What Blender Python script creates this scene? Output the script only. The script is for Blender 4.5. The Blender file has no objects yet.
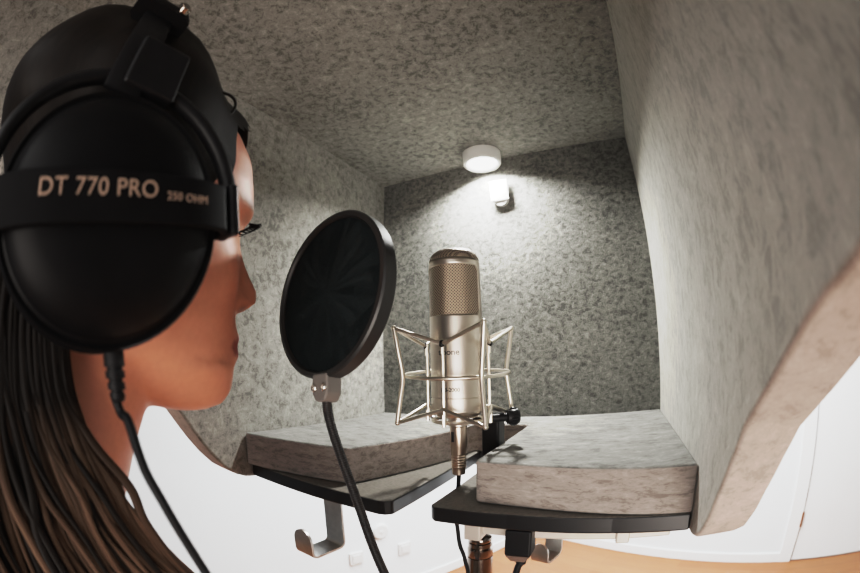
import bpy, bmesh, math, random
from mathutils import Vector, Matrix, noise
random.seed(7)
PI = math.pi
C = bpy.context.scene.collection
H = 1.48            # eye height of the camera above the wooden floor
ROOTS = []          # top-level objects, lifted by H at the end (everything is modelled relative to eye level)

# ------------------------------------------------------------------ materials
def new_mat(name):
    m = bpy.data.materials.new(name); m.use_nodes = True
    nt = m.node_tree; b = nt.nodes['Principled BSDF']
    return m, nt, b

def noise_node(nt, scale, detail=4, rough=.55, dist=0, vec=None):
    n = nt.nodes.new('ShaderNodeTexNoise'); n.inputs['Scale'].default_value = scale
    n.inputs['Detail'].default_value = detail; n.inputs['Roughness'].default_value = rough
    n.inputs['Distortion'].default_value = dist
    if vec: nt.links.new(vec, n.inputs['Vector'])
    return n

def ramp(nt, fac, stops):
    r = nt.nodes.new('ShaderNodeValToRGB')
    e = r.color_ramp.elements
    e[0].position, e[0].color = stops[0][0], (*stops[0][1], 1)
    e[1].position, e[1].color = stops[-1][0], (*stops[-1][1], 1)
    for p, c in stops[1:-1]:
        x = e.new(p); x.color = (*c, 1)
    nt.links.new(fac, r.inputs['Fac'])
    return r.outputs['Color']

def simple(name, col, rough=.5, metal=0, var=.12, scale=60, bump=0, spec=.5, coat=0):
    m, nt, b = new_mat(name)
    tc = nt.nodes.new('ShaderNodeTexCoord')
    n = noise_node(nt, scale, 3, vec=tc.outputs['Object'])
    lo = tuple(c * (1 - var) for c in col); hi = tuple(min(1, c * (1 + var)) for c in col)
    nt.links.new(ramp(nt, n.outputs['Fac'], [(.35, lo), (.65, hi)]), b.inputs['Base Color'])
    b.inputs['Roughness'].default_value = rough; b.inputs['Metallic'].default_value = metal
    b.inputs['Specular IOR Level'].default_value = spec
    b.inputs['Coat Weight'].default_value = coat
    if bump:
        bp = nt.nodes.new('ShaderNodeBump'); bp.inputs['Strength'].default_value = bump
        bp.inputs['Distance'].default_value = .001
        nt.links.new(n.outputs['Fac'], bp.inputs['Height']); nt.links.new(bp.outputs[0], b.inputs['Normal'])
    return m

def felt(name, dark, mid, light, stretch=(1, 1, 1), scale=95, bump=.4):
    m, nt, b = new_mat(name)
    tc = nt.nodes.new('ShaderNodeTexCoord')
    mp = nt.nodes.new('ShaderNodeMapping'); mp.inputs['Scale'].default_value = stretch
    nt.links.new(tc.outputs['Object'], mp.inputs['Vector'])
    v = mp.outputs['Vector']
    n1 = noise_node(nt, scale * .8, 8, .70, .5, v)           # wormy fibre clumps
    n2 = noise_node(nt, scale * 4.2, 3, .6, .6, v)       # fine hairs
    n3 = noise_node(nt, 9, 2, .5, 0, v)                  # broad mottling
    mx = nt.nodes.new('ShaderNodeMath'); mx.operation = 'MULTIPLY_ADD'
    nt.links.new(n2.outputs['Fac'], mx.inputs[0]); mx.inputs[1].default_value = .36
    nt.links.new(n1.outputs['Fac'], mx.inputs[2])
    m2 = nt.nodes.new('ShaderNodeMath'); m2.operation = 'MULTIPLY_ADD'
    nt.links.new(n3.outputs['Fac'], m2.inputs[0]); m2.inputs[1].default_value = .22
    nt.links.new(mx.outputs[0], m2.inputs[2])
    col = ramp(nt, m2.outputs[0], [(.665, dark), (.785, mid), (.835, mid), (.955, light)])
    # the fac is above one for the lightest fibres
    nt.links.new(col, b.inputs['Base Color'])
    b.inputs['Roughness'].default_value = .95; b.inputs['Specular IOR Level'].default_value = .1
    b.inputs['Sheen Weight'].default_value = .15
    bp = nt.nodes.new('ShaderNodeBump'); bp.inputs['Strength'].default_value = bump
    bp.inputs['Distance'].default_value = .002
    nt.links.new(mx.outputs[0], bp.inputs['Height']); nt.links.new(bp.outputs[0], b.inputs['Normal'])
    return m

M = {}
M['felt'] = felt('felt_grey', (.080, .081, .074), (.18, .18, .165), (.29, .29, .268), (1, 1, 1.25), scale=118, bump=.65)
M['felt_left_lit'] = felt('felt_grey_left_lit', (.17, .168, .154), (.315, .31, .285), (.42, .415, .385), (1, 1, 1), scale=110)  # same felt as the back panel, left side's light put into a lighter colour
M['felt_ceiling_lit'] = felt('felt_grey_ceiling_lit', (.125, .122, .111), (.26, .255, .233), (.37, .365, .335), (1, 1, 1), scale=112, bump=.5)  # ceiling copy of the same felt, its light painted in as lighter grey
M['felt_right_lit'] = felt('felt_grey_right_lit', (.34, .333, .303), (.45, .44, .403), (.53, .52, .48), (1, 1, .65), 105)  # brightest copy of the same felt: lamplight on the right panel painted in
M['felt_pad'] = felt('felt_pad', (.125, .124, .116), (.215, .214, .202), (.30, .297, .283), (.45, .8, 1.5), 100)
M['edge_warm_lit'] = felt('felt_edge_warm_lit', (.36, .31, .275), (.46, .40, .36), (.52, .46, .42), (.8, .8, 1), 95, .25)  # warm bounce light painted into the panels' front edge colour
M['felt_pad_side_lit'] = felt('felt_pad_side_lit', (.20, .175, .16), (.32, .285, .262), (.40, .36, .335), (.45, .8, 1.7), 115, .3)  # pad fronts: lighter pinkish tone with the warm bounce painted in
M['white_wall'] = simple('white_wall', (.78, .825, .84), .7, var=.015, scale=3, spec=.2)
M['white_paint'] = simple('white_paint', (.80, .81, .80), .45, var=.015, scale=5)
M['white_plastic'] = simple('white_plastic', (.70, .70, .68), .4, var=.02, scale=20)
M['black_laminate'] = simple('black_laminate', (.007, .007, .008), .32, var=.1)
M['black_plastic'] = simple('black_plastic', (.006, .006, .007), .42, var=.15, spec=.22)
M['black_matte'] = simple('black_matte', (.003, .003, .0035), .65, var=.2, spec=.08)
M['cup_black'] = simple('cup_black', (.003, .003, .0035), .45, var=.15, spec=.10)
M['black_rubber'] = simple('black_rubber', (.006, .006, .007), .55, var=.2, spec=.2)
M['champagne'] = simple('champagne_metal', (.62, .56, .50), .34, 1, var=.03, scale=30)
M['rod_metal'] = simple('rod_metal', (.76, .70, .62), .3, 1, var=.03, scale=40)
M['steel'] = simple('brushed_steel', (.60, .58, .55), .36, 1, var=.06, scale=120)
M['dark_chrome'] = simple('dark_chrome', (.30, .26, .23), .16, 1, var=.05, scale=30)
M['chrome'] = simple('chrome', (.75, .72, .68), .15, 1, var=.03)
M['pale_metal'] = simple('pale_metal', (.62, .56, .50), .5, .3, var=.04)
M['print'] = simple('dark_print', (.03, .03, .03), .6)
M['letter_beige'] = simple('letter_beige', (.33, .24, .185), .6, var=.04)
M['copper_tint'] = simple('nickel_connector', (.62, .50, .41), .28, 1, var=.04, scale=60)
M['knit'] = simple('brown_knit', (.075, .055, .042), .9, var=.5, scale=160, bump=.5)
M['denim'] = simple('dark_denim', (.03, .035, .05), .85, var=.3, scale=200)
M['hinge_brass'] = simple('hinge_brass', (.30, .16, .09), .4, .7)

def make_board_top():
    m, nt, b = new_mat('grey_laminate_top')
    tc = nt.nodes.new('ShaderNodeTexCoord')
    n = noise_node(nt, 300, 3, vec=tc.outputs['Object'])
    nt.links.new(ramp(nt, n.outputs['Fac'], [(.3, (.10, .092, .08)), (.7, (.17, .158, .14))]), b.inputs['Base Color'])
    b.inputs['Roughness'].default_value = .42
    return m
M['board_top'] = make_board_top()

def make_wood():
    m, nt, b = new_mat('wood_floor')
    tc = nt.nodes.new('ShaderNodeTexCoord')
    mp = nt.nodes.new('ShaderNodeMapping'); mp.inputs['Rotation'].default_value = (0, 0, math.radians(24.8))
    nt.links.new(tc.outputs['Object'], mp.inputs['Vector'])
    br = nt.nodes.new('ShaderNodeTexBrick'); nt.links.new(mp.outputs[0], br.inputs['Vector'])
    br.inputs['Color1'].default_value = (.235, .092, .038, 1); br.inputs['Color2'].default_value = (.29, .118, .05, 1)
    br.inputs['Mortar'].default_value = (.15, .07, .035, 1); br.inputs['Scale'].default_value = 1
    br.inputs['Mortar Size'].default_value = .0015; br.inputs['Brick Width'].default_value = 1.1
    br.inputs['Row Height'].default_value = .12; br.inputs['Bias'].default_value = 0
    mp2 = nt.nodes.new('ShaderNodeMapping'); mp2.inputs['Scale'].default_value = (2, 28, 1)
    nt.links.new(mp.outputs[0], mp2.inputs['Vector'])
    n = noise_node(nt, 3, 5, .6, .8, mp2.outputs[0])
    mix = nt.nodes.new('ShaderNodeMix'); mix.data_type = 'RGBA'; mix.blend_type = 'MULTIPLY'
    mix.inputs['Factor'].default_value = 1
    nt.links.new(br.outputs['Color'], mix.inputs['A'])
    nt.links.new(ramp(nt, n.outputs['Fac'], [(.3, (.8, .76, .72)), (.7, (1, 1, 1))]), mix.inputs['B'])
    nt.links.new(mix.outputs['Result'], b.inputs['Base Color'])
    b.inputs['Roughness'].default_value = .4
    return m
M['wood'] = make_wood()

def make_grille():
    """Woven wire of the microphone: diagonal weave from the mesh's own UVs (metres)."""
    m, nt, b = new_mat('woven_grille')
    uv = nt.nodes.new('ShaderNodeUVMap'); uv.uv_map = 'UVMap'
    mp = nt.nodes.new('ShaderNodeMapping'); mp.inputs['Rotation'].default_value = (0, 0, PI / 4)
    mp.inputs['Scale'].default_value = (1 / .0024,) * 3
    nt.links.new(uv.outputs[0], mp.inputs['Vector'])
    sp = nt.nodes.new('ShaderNodeSeparateXYZ'); nt.links.new(mp.outputs[0], sp.inputs[0])
    def tri(sock):
        f = nt.nodes.new('ShaderNodeMath'); f.operation = 'PINGPONG'; f.inputs[1].default_value = .5
        nt.links.new(sock, f.inputs[0]); return f.outputs[0]
    mn = nt.nodes.new('ShaderNodeMath'); mn.operation = 'MINIMUM'
    nt.links.new(tri(sp.outputs['X']), mn.inputs[0]); nt.links.new(tri(sp.outputs['Y']), mn.inputs[1])
    col = ramp(nt, mn.outputs[0], [(.13, (.40, .33, .265)), (.26, (.045, .034, .026))])
    nt.links.new(col, b.inputs['Base Color'])
    b.inputs['Metallic'].default_value = .75; b.inputs['Roughness'].default_value = .42
    bp = nt.nodes.new('ShaderNodeBump'); bp.inputs['Strength'].default_value = .8; bp.inputs['Distance'].default_value = .001
    bp.invert = True
    nt.links.new(mn.outputs[0], bp.inputs['Height']); nt.links.new(bp.outputs[0], b.inputs['Normal'])
    return m
M['grille'] = make_grille()

def make_popmesh():
    m, nt, b = new_mat('nylon_screen')
    tc = nt.nodes.new('ShaderNodeTexCoord')
    n = noise_node(nt, 900, 2, vec=tc.outputs['Object'])
    nt.links.new(ramp(nt, n.outputs['Fac'], [(.3, (.005, .009, .010)), (.7, (.013, .021, .024))]), b.inputs['Base Color'])
    b.inputs['Roughness'].default_value = .7; b.inputs['Specular IOR Level'].default_value = .25
    return m
M['popmesh'] = make_popmesh()

def make_gooseneck():
    m, nt, b = new_mat('ribbed_gooseneck')
    uv = nt.nodes.new('ShaderNodeUVMap'); uv.uv_map = 'UVMap'
    sp = nt.nodes.new('ShaderNodeSeparateXYZ'); nt.links.new(uv.outputs[0], sp.inputs[0])
    mu = nt.nodes.new('ShaderNodeMath'); mu.operation = 'MULTIPLY'; mu.inputs[1].default_value = 2 * PI / .0019
    nt.links.new(sp.outputs['Y'], mu.inputs[0])
    sn = nt.nodes.new('ShaderNodeMath'); sn.operation = 'SINE'; nt.links.new(mu.outputs[0], sn.inputs[0])
    nt.links.new(ramp(nt, sn.outputs[0], [(0, (.006, .006, .007)), (1, (.03, .029, .03))]), b.inputs['Base Color'])
    b.inputs['Roughness'].default_value = .4
    bp = nt.nodes.new('ShaderNodeBump'); bp.inputs['Strength'].default_value = .35; bp.inputs['Distance'].default_value = .001
    nt.links.new(sn.outputs[0], bp.inputs['Height']); nt.links.new(bp.outputs[0], b.inputs['Normal'])
    return m
M['gooseneck'] = make_gooseneck()

def make_skin():
    m, nt, b = new_mat('skin')
    at = nt.nodes.new('ShaderNodeAttribute'); at.attribute_name = 'Col'
    n = noise_node(nt, 220, 3)
    tc = nt.nodes.new('ShaderNodeTexCoord'); nt.links.new(tc.outputs['Object'], n.inputs['Vector'])
    mix = nt.nodes.new('ShaderNodeMix'); mix.data_type = 'RGBA'; mix.blend_type = 'MULTIPLY'
    mix.inputs['Factor'].default_value = 1
    nt.links.new(at.outputs['Color'], mix.inputs['A'])
    nt.links.new(ramp(nt, n.outputs['Fac'], [(.3, (.93, .92, .91)), (.7, (1, 1, 1))]), mix.inputs['B'])
    nt.links.new(mix.outputs['Result'], b.inputs['Base Color'])
    b.inputs['Roughness'].default_value = .5
    b.inputs['Subsurface Weight'].default_value = .12
    b.inputs['Subsurface Radius'].default_value = (.9, .35, .2); b.inputs['Subsurface Scale'].default_value = .004
    return m
M['skin'] = make_skin()

def make_hair():
    m, nt, b = new_mat('brown_hair')
    uv = nt.nodes.new('ShaderNodeUVMap'); uv.uv_map = 'UVMap'
    at = nt.nodes.new('ShaderNodeAttribute'); at.attribute_name = 'Col'
    mp = nt.nodes.new('ShaderNodeMapping'); mp.inputs['Scale'].default_value = (14, 9, 1)
    nt.links.new(uv.outputs[0], mp.inputs['Vector'])
    n = noise_node(nt, 1, 4, .65, .4, mp.outputs[0])
    mix = nt.nodes.new('ShaderNodeMix'); mix.data_type = 'RGBA'; mix.blend_type = 'MULTIPLY'
    mix.inputs['Factor'].default_value = 1
    nt.links.new(at.outputs['Color'], mix.inputs['A'])
    nt.links.new(ramp(nt, n.outputs['Fac'], [(.3, (.35, .32, .30)), (.7, (1.2, 1.15, 1.1))]), mix.inputs['B'])
    nt.links.new(mix.outputs['Result'], b.inputs['Base Color'])
    b.inputs['Roughness'].default_value = .55; b.inputs['Specular IOR Level'].default_value = .12
    return m
M['hair'] = make_hair()

def emission(name, col, strength):
    m, nt, b = new_mat(name)
    tc = nt.nodes.new('ShaderNodeTexCoord'); n = noise_node(nt, 20, 2, vec=tc.outputs['Object'])
    nt.links.new(ramp(nt, n.outputs['Fac'], [(.3, tuple(c * .98 for c in col)), (.7, col)]), b.inputs['Emission Color'])
    b.inputs['Emission Strength'].default_value = strength
    b.inputs['Base Color'].default_value = (.9, .9, .9, 1)
    return m

# ------------------------------------------------------------------ mesh helpers
def finish(o, label=None, cat=None, group=None, kind=None):
    if label: o['label'] = label
    if cat: o['category'] = cat
    if group: o['group'] = group
    if kind: o['kind'] = kind
    return o

def obj(name, bm, mats, parent=None, smooth=True, bevel=0, seg=2, angle=40, loc=None):
    me = bpy.data.meshes.new(name)
    bmesh.ops.recalc_face_normals(bm, faces=bm.faces[:])
    bm.to_mesh(me); bm.free()
    if not isinstance(mats, (list, tuple)): mats = [mats]
    for m in mats: me.materials.append(m)
    o = bpy.data.objects.new(name, me); C.objects.link(o)
    if parent is not None:
        o.parent = parent
        p = Vector((0, 0, 0)); q = parent
        while q is not None: p += q.location; q = q.parent
        me.transform(Matrix.Translation(-p))           # verts were given relative to eye level
    else:
        if loc is not None:
            me.transform(Matrix.Translation(-Vector(loc))); o.location = loc
        ROOTS.append(o)
    if smooth:
        for p in me.polygons: p.use_smooth = True
        try: me.set_sharp_from_angle(angle=math.radians(angle))
        except Exception: pass
    if bevel:
        b = o.modifiers.new('bevel', 'BEVEL'); b.width = bevel; b.segments = seg; b.limit_method = 'ANGLE'
        b.harden_normals = True
    return o

def empty(name, loc):
    o = bpy.data.objects.new(name, None); C.objects.link(o); o.location = loc
    o.empty_display_size = .05
    ROOTS.append(o); return o

def box(bm, c, s, rot=None):
    r = bmesh.ops.create_cube(bm, size=1)
    mt = Matrix.Translation(c) @ (rot.to_4x4() if rot else Matrix()) @ Matrix.Diagonal((*s, 1))
    bmesh.ops.transform(bm, matrix=mt, verts=r['verts'])
    return r['verts']

def prism(bm, pts, axis, a, b):
    """extrude a polygon of 2-D points along an axis: 'x' (pts=y,z), 'z' (pts=x,y), 'y' (pts=x,z)"""
    def mk(p, t):
        return {'x': (t, p[0], p[1]), 'y': (p[0], t, p[1]), 'z': (p[0], p[1], t)}[axis]
    v0 = [bm.verts.new(mk(p, a)) for p in pts]; v1 = [bm.verts.new(mk(p, b)) for p in pts]
    n = len(pts)
    f0 = bm.faces.new(v0); f1 = bm.faces.new(v1[::-1])
    for i in range(n): bm.faces.new((v0[i], v1[i], v1[(i + 1) % n], v0[(i + 1) % n]))
    return f0, f1

def catmull(pts, n=8):
    pts = [Vector(p) for p in pts]; out = []
    for i in range(len(pts) - 1):
        p0 = pts[max(i - 1, 0)]; p1 = pts[i]; p2 = pts[i + 1]; p3 = pts[min(i + 2, len(pts) - 1)]
        for k in range(n):
            t = k / n
            out.append(.5 * ((2 * p1) + (p2 - p0) * t + (2 * p0 - 5 * p1 + 4 * p2 - p3) * t * t + (3 * p1 - p0 - 3 * p2 + p3) * t ** 3))
    out.append(pts[-1]); return out

def tube(bm, pts, r, seg=10, closed=False, flat=1.0, cap=True):
    pts = [Vector(p) for p in pts]; n = len(pts)
    rad = r if isinstance(r, (list, tuple)) else [r] * n
    uvl = bm.loops.layers.uv.get('UVMap') or bm.loops.layers.uv.new('UVMap')
    rings = []; up = None; L = [0]
    for i in range(1, n): L.append(L[-1] + (pts[i] - pts[i - 1]).length)
    for i in range(n):
        if closed: t = pts[(i + 1) % n] - pts[i - 1]
        else: t = pts[min(i + 1, n - 1)] - pts[max(i - 1, 0)]
        t.normalize()
        if up is None:
            up = Vector((0, 0, 1)) if abs(t.z) < .9 else Vector((1, 0, 0))
        side = t.cross(up).normalized(); up = side.cross(t).normalized()
        rings.append([bm.verts.new(pts[i] + (side * math.cos(a) + up * math.sin(a) * flat) * rad[i]) for a in
                      (2 * PI * k / seg for k in range(seg))])
    m = n if closed else n - 1
    for i in range(m):
        j = (i + 1) % n
        for k in range(seg):
            f = bm.faces.new((rings[i][k], rings[i][(k + 1) % seg], rings[j][(k + 1) % seg], rings[j][k]))
            us = (k / seg, (k + 1) / seg, (k + 1) / seg, k / seg)
            l1 = L[i + 1] if i + 1 < n else L[i] + .01
            for lp, u, v in zip(f.loops, us, (L[i], L[i], l1, l1)): lp[uvl].uv = (u, v)
    if cap and not closed:
        bm.faces.new(rings[0][::-1]); bm.faces.new(rings[-1])
    return rings

def frame(o, z, x=None):
    """matrix with local z along z"""
    z = Vector(z).normalized()
    x = Vector(x) if x is not None else (Vector((1, 0, 0)) if abs(z.x) < .9 else Vector((0, 1, 0)))
    y = z.cross(x).normalized(); x = y.cross(z).normalized()
    return Matrix.Translation(o) @ Matrix((x, y, z)).transposed().to_4x4()

def lathe(bm, prof, mt=Matrix(), seg=48, caps=(True, True)):
    rings = []
    for r, z in prof:
        if r < 1e-6: rings.append([bm.verts.new(mt @ Vector((0, 0, z)))])
        else: rings.append([bm.verts.new(mt @ Vector((r * math.cos(2 * PI * k / seg), r * math.sin(2 * PI * k / seg), z))) for k in range(seg)])
    for a, b in zip(rings, rings[1:]):
        for k in range(seg):
            k2 = (k + 1) % seg
            if len(a) == 1 and len(b) == 1: continue
            if len(a) == 1: bm.faces.new((a[0], b[k2], b[k]))
            elif len(b) == 1: bm.faces.new((a[k], a[k2], b[0]))
            else: bm.faces.new((a[k], a[k2], b[k2], b[k]))
    if caps[0] and len(rings[0]) > 1: bm.faces.new(rings[0][::-1])
    if caps[1] and len(rings[-1]) > 1: bm.faces.new(rings[-1])
    return rings

def loft(bm, rings, closed_ring=True, cap=True):
    vs = [[bm.verts.new(p) for p in r] for r in rings]
    n = len(vs[0])
    for a, b in zip(vs, vs[1:]):
        for k in range(n if closed_ring else n - 1):
            bm.faces.new((a[k], a[(k + 1) % n], b[(k + 1) % n], b[k]))
    if cap and closed_ring:
        bm.faces.new(vs[0][::-1]); bm.faces.new(vs[-1])
    return vs

def text_bm(txt, size, depth=.0003, font_shear=0, spacing=1, bold=0):
    cu = bpy.data.curves.new('lettering', 'FONT'); cu.body = txt; cu.size = size; cu.extrude = depth
    cu.align_x = 'LEFT'; cu.align_y = 'CENTER'; cu.space_character = spacing; cu.shear = font_shear; cu.offset = bold
    o = bpy.data.objects.new('lettering', cu); C.objects.link(o)
    dg = bpy.context.evaluated_depsgraph_get(); dg.update()
    me = bpy.data.meshes.new_from_object(o.evaluated_get(dg))
    bm = bmesh.new(); bm.from_mesh(me)
    bpy.data.objects.remove(o); bpy.data.curves.remove(cu); bpy.data.meshes.remove(me)
    bmesh.ops.remove_doubles(bm, verts=bm.verts[:], dist=1e-6)
    return bm

def interp(tab, x):
    if x <= tab[0][0]: return tab[0][1]
    for (a, u), (b, v) in zip(tab, tab[1:]):
        if x <= b:
            t = (x - a) / (b - a); t = t * t * (3 - 2 * t) * .5 + t * .5
            return u + (v - u) * t
    return tab[-1][1]

# ------------------------------------------------------------------ camera
cam = bpy.data.cameras.new('camera'); co = bpy.data.objects.new('camera', cam); C.objects.link(co)
yaw, pitch, roll = -0.4727, 0.195, -0.0216
f = Vector((math.sin(yaw) * math.cos(pitch), math.cos(yaw) * math.cos(pitch), math.sin(pitch)))
r = Vector((math.cos(yaw), -math.sin(yaw), 0)); u = r.cross(f)
c, s = math.cos(roll), math.sin(roll)
rx = c * r + s * u; ux = -s * r + c * u
co.matrix_world = Matrix((rx, ux, -f)).transposed().to_4x4()
LENS = 395.69 * 36 / 860
cam.sensor_width = 36; cam.sensor_fit = 'HORIZONTAL'
cam.type = 'PANO'; cam.lens = LENS
cam.panorama_type = 'FISHEYE_EQUISOLID'
cam.fisheye_lens = LENS; cam.fisheye_fov = math.radians(200)
cam.clip_start = .005
cam.dof.use_dof = True; cam.dof.focus_distance = .46; cam.dof.aperture_fstop = 6.5
bpy.context.scene.camera = co
ROOTS.append(co)

# ------------------------------------------------------------------ room
TN = Vector((.90793, -.41911, 0)); TM = Vector((.41911, .90793, 0)); D0 = 2.507; T0 = -1.885
def W(t, d, z): return TN * t + TM * d + Vector((0, 0, z))
FL = -H
bm = bmesh.new(); vs = [bm.verts.new(W(t, d, FL)) for t, d in ((T0, D0), (T0, -2.5), (3.4, -2.5), (3.4, D0))]; bm.faces.new(vs)
finish(obj('floor', bm, M['wood'], smooth=False), kind='structure')
WH = 1.25
def wall_box(name, t0, t1, d0, d1, z0, z1, mat, bevel=0):
    bm = bmesh.new()
    prism(bm, [(W(a, b, 0).x, W(a, b, 0).y) for a, b in ((t0, d0), (t1, d0), (t1, d1), (t0, d1))], 'z', z0, z1)
    return finish(obj(name, bm, mat, smooth=False, bevel=bevel), kind='structure')
DT = .185      # the door casing starts here along the wall
wall_box('wall_back', T0 - .1, DT + .02, D0, D0 + .1, FL, WH, M['white_wall'])
wall_box('wall_right', DT + 1.0, 3.4, D0, D0 + .1, FL, WH, M['white_wall'])
wall_box('wall_left', T0 - .1, T0, -1.2, D0, FL, WH, M['white_wall'])
wall_box('baseboard_back', T0, DT, D0 - .012, D0, FL, FL + .07, M['white_paint'], .003)
wall_box('baseboard_left', T0, T0 + .012, -1.2, D0 - .012, FL, FL + .07, M['white_paint'], .003)
wall_box('trim_1', DT, DT + .095, D0 - .015, D0 + .09, FL, FL + 2.2, M['white_paint'], .003)
# door leaf, slightly recessed, with its hinge
bm = bmesh.new()
prism(bm, [(W(a, b, 0).x, W(a, b, 0).y) for a, b in ((DT + .10, D0 - .003), (DT + 1.0, D0 - .003), (DT + 1.0, D0 + .04), (DT + .10, D0 + .04))], 'z', FL + .008, FL + 2.15)
d1 = finish(obj('door_1', bm, M['white_paint'], smooth=False, bevel=.003, loc=W(DT + .10, D0, FL)), kind='structure')
bm = bmesh.new(); lathe(bm, [(.009, 0), (.009, .1)], Matrix.Translation(W(DT + .098, D0 - .012, FL + .26)), 12)
obj('hinge', bm, M['hinge_brass'], d1)

# small fittings on the left wall
def wall_plate(z, d, kind, label):
    root = empty('wall_socket', W(T0, d, z))
    bm = bmesh.new()
    if kind == 'round':
        lathe(bm, [(.05, 0), (.05, .014), (.044, .018), (0, .018)], frame(W(T0, d, z), TN), 24)
    else:
        p = W(T0 + .006, d, z); rot = Matrix((TN, TM, (0, 0, 1))).transposed()
        box(bm, p, (.014, .085, .085), rot)
    obj('cover_plate', bm, M['white_plastic'], root, bevel=.003)
    bm = bmesh.new()
    if kind == 'round': lathe(bm, [(.012, .018), (.012, .021), (0, .021)], frame(W(T0, d, z), TN), 16)
    else:
        box(bm, W(T0 + .0145, d, z), (.006, .055, .055), Matrix((TN, TM, (0, 0, 1))).transposed())
    obj('button' if kind == 'round' else 'socket_insert', bm, M['white_plastic'], root, bevel=.002)
    finish(root, label, 'socket')

# ------------------------------------------------------------------ booth
XL, XR, YB, ZC, ZF = -.459, .0741, .68, .3924, -.1006
ZP = -.1475        # underside of the foam pad, top of the shelf board
ZB = -.1655        # underside of the board
TH = .042
YF = -.40
CX = (XL + XR) / 2
booth = empty('vocal_booth', (CX, .3, ZB))
finish(booth, 'grey felt vocal booth hood with open front around the microphone', 'vocal booth')
side = [(YB + .03, -.162), (.345, -.164), (.325, -.162), (.309, -.157), (.288, -.146), (.268, -.128), (.25, -.106), (.2255, -.073), (.204, -.045), (.1775, -.024), (.150, -.0045), (.126, .010), (.108, .0175), (.085, .024),
        (.05, .038), (.01, .065), (-.03, .11), (-.07, .17), (-.12, .24), (-.20, .30), (-.30, .335), (YF, .35), (YF, ZC + .03), (YB + .03, ZC + .03)]
for a, b in ((XL - TH, XL), (XR, XR + TH)):
    bm = bmesh.new(); inner, outer = (b, a) if a < CX else (a, b)
    ss = lambda q, lo, hi: (lambda t: t * t * (3 - 2 * t))(max(0, min(1, (q - lo) / (hi - lo))))
    on = 1 if a > CX else 0
    prism(bm, [(y + on * .008 * ss(z, -.16, -.10) * (1 - ss(z, 0, .05)), z - on * .009 * ss(z, -.09, .015) * (1 - ss(z, .05, .2)) - .005 * (1 - ss(z, -.165, -.13))) for y, z in side], 'x', inner, outer)
    for v in bm.verts:
        if abs(v.co.x - outer) < 1e-6 and v.co.z < .2 and v.co.y < .3: v.co.z -= .012 * min(1, (.3 - v.co.y) / .15)
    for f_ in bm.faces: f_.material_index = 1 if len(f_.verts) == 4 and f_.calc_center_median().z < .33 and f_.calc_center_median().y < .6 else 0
    obj('side_panel', bm, [M['felt_left_lit'] if a < CX else M['felt_right_lit'], M['edge_warm_lit']], booth, bevel=.004, seg=3, angle=30)
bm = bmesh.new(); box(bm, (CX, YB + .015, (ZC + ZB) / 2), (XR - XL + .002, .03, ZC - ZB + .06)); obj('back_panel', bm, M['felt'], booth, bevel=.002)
bm = bmesh.new(); box(bm, (CX, (YF + YB) / 2, ZC + .015), (XR - XL + .002, YB - YF, .03)); obj('ceiling_panel', bm, M['felt_ceiling_lit'], booth, bevel=.002)
# shelf board with a cable slot
SL, SR = -.222, -.181
bm = bmesh.new()
outline = [(XL + .001, YB - .001), (XL + .001, .334), (-.33, .330), (-.26, .330), (-.235, .329), (SL - .006, .331), (SL, .337), (SL, .60), (-.171, .60), (-.171, .487), (SR, .477), (SR, .345), (SR + .006, .339),
           (-.10, .341), (0, .338), (XR - .0005, .332), (XR - .0005, YB - .001)]
f0, f1 = prism(bm, outline, 'z', ZB, ZP)
f0.material_index = 0; f1.material_index = 1
obj('shelf_board', bm, [M['black_laminate'], M['board_top']], booth, bevel=.0025, smooth=False)
# rail under the board
bm = bmesh.new()
box(bm, (-.045, .375, ZB - .009), (.21, .03, .016)); box(bm, (-.139, .372, ZB - .012), (.018, .04, .022)); box(bm, (.012, .360, ZB - .01), (.014, .006, .022))
obj('shelf_rail', bm, M['pale_metal'], booth, smooth=False, bevel=.002)

# coat hooks bent from flat bar under the shelf front
def hook(p, rz, name_label, w=.029, L=.052, drop=.060, lip=.021):
    root = empty('shelf_hook', p)
    base = Vector(p); rot = Matrix.Rotation(rz, 3, 'Z')
    path = [(.022, 0), (.0, 0), (0, -drop + .006), (-.002, -drop + .002), (-.006, -drop), (-L + .006, -drop), (-L + .002, -drop + .002), (-L, -drop + .006), (-L, -drop + lip)]
    bm = bmesh.new(); th = .003
    prev = None
    def row(y, z, ww): return [base + rot @ Vector((x, y, z)) for x in (-ww / 2, ww / 2)]
    rings = []
    n = len(path)
    for i, (y, z) in enumerate(path):
        a = path[max(i - 1, 0)]; b = path[min(i + 1, n - 1)]
        t = Vector((b[0] - a[0], b[1] - a[1])).normalized(); nn = Vector((-t.y, t.x)) * th / 2
        rings.append([*row(y - nn.x, z - nn.y, w), *row(y + nn.x, z + nn.y, w)[::-1]])
    for k in range(1, 7):          # rounded lip
        a = k / 6 * PI / 2; y, z = path[-1]
        ww = max(w * math.cos(a), .003)
        zz = z + math.sin(a) * w / 2
        rings.append([*row(y + th / 2, zz, ww), *row(y - th / 2, zz, ww)[::-1]])
    # keep ring orientation the same as on the lip
    y, z = path[-1]
    loft(bm, rings)
    obj('bent_bar', bm, M['steel'], root, smooth=True, angle=35)
    bm = bmesh.new()
    for dx in (-.008, .008): lathe(bm, [(.003, 0), (.0028, -.0016), (0, -.002)], Matrix.Translation(base + rot @ Vector((dx, .013, -.0015))), 10)
    obj('screw', bm, M['chrome'], root)
    finish(root, name_label, 'hook')
hook((-.309, .340, ZB - .0018), math.radians(-4), 'flat steel hook hanging under the left part of the shelf board')
hook((-.062, .40, ZB - .0175), math.radians(-18), 'small steel hook behind the black plug under the shelf', w=.02, L=.03, drop=.036, lip=.014)

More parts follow.
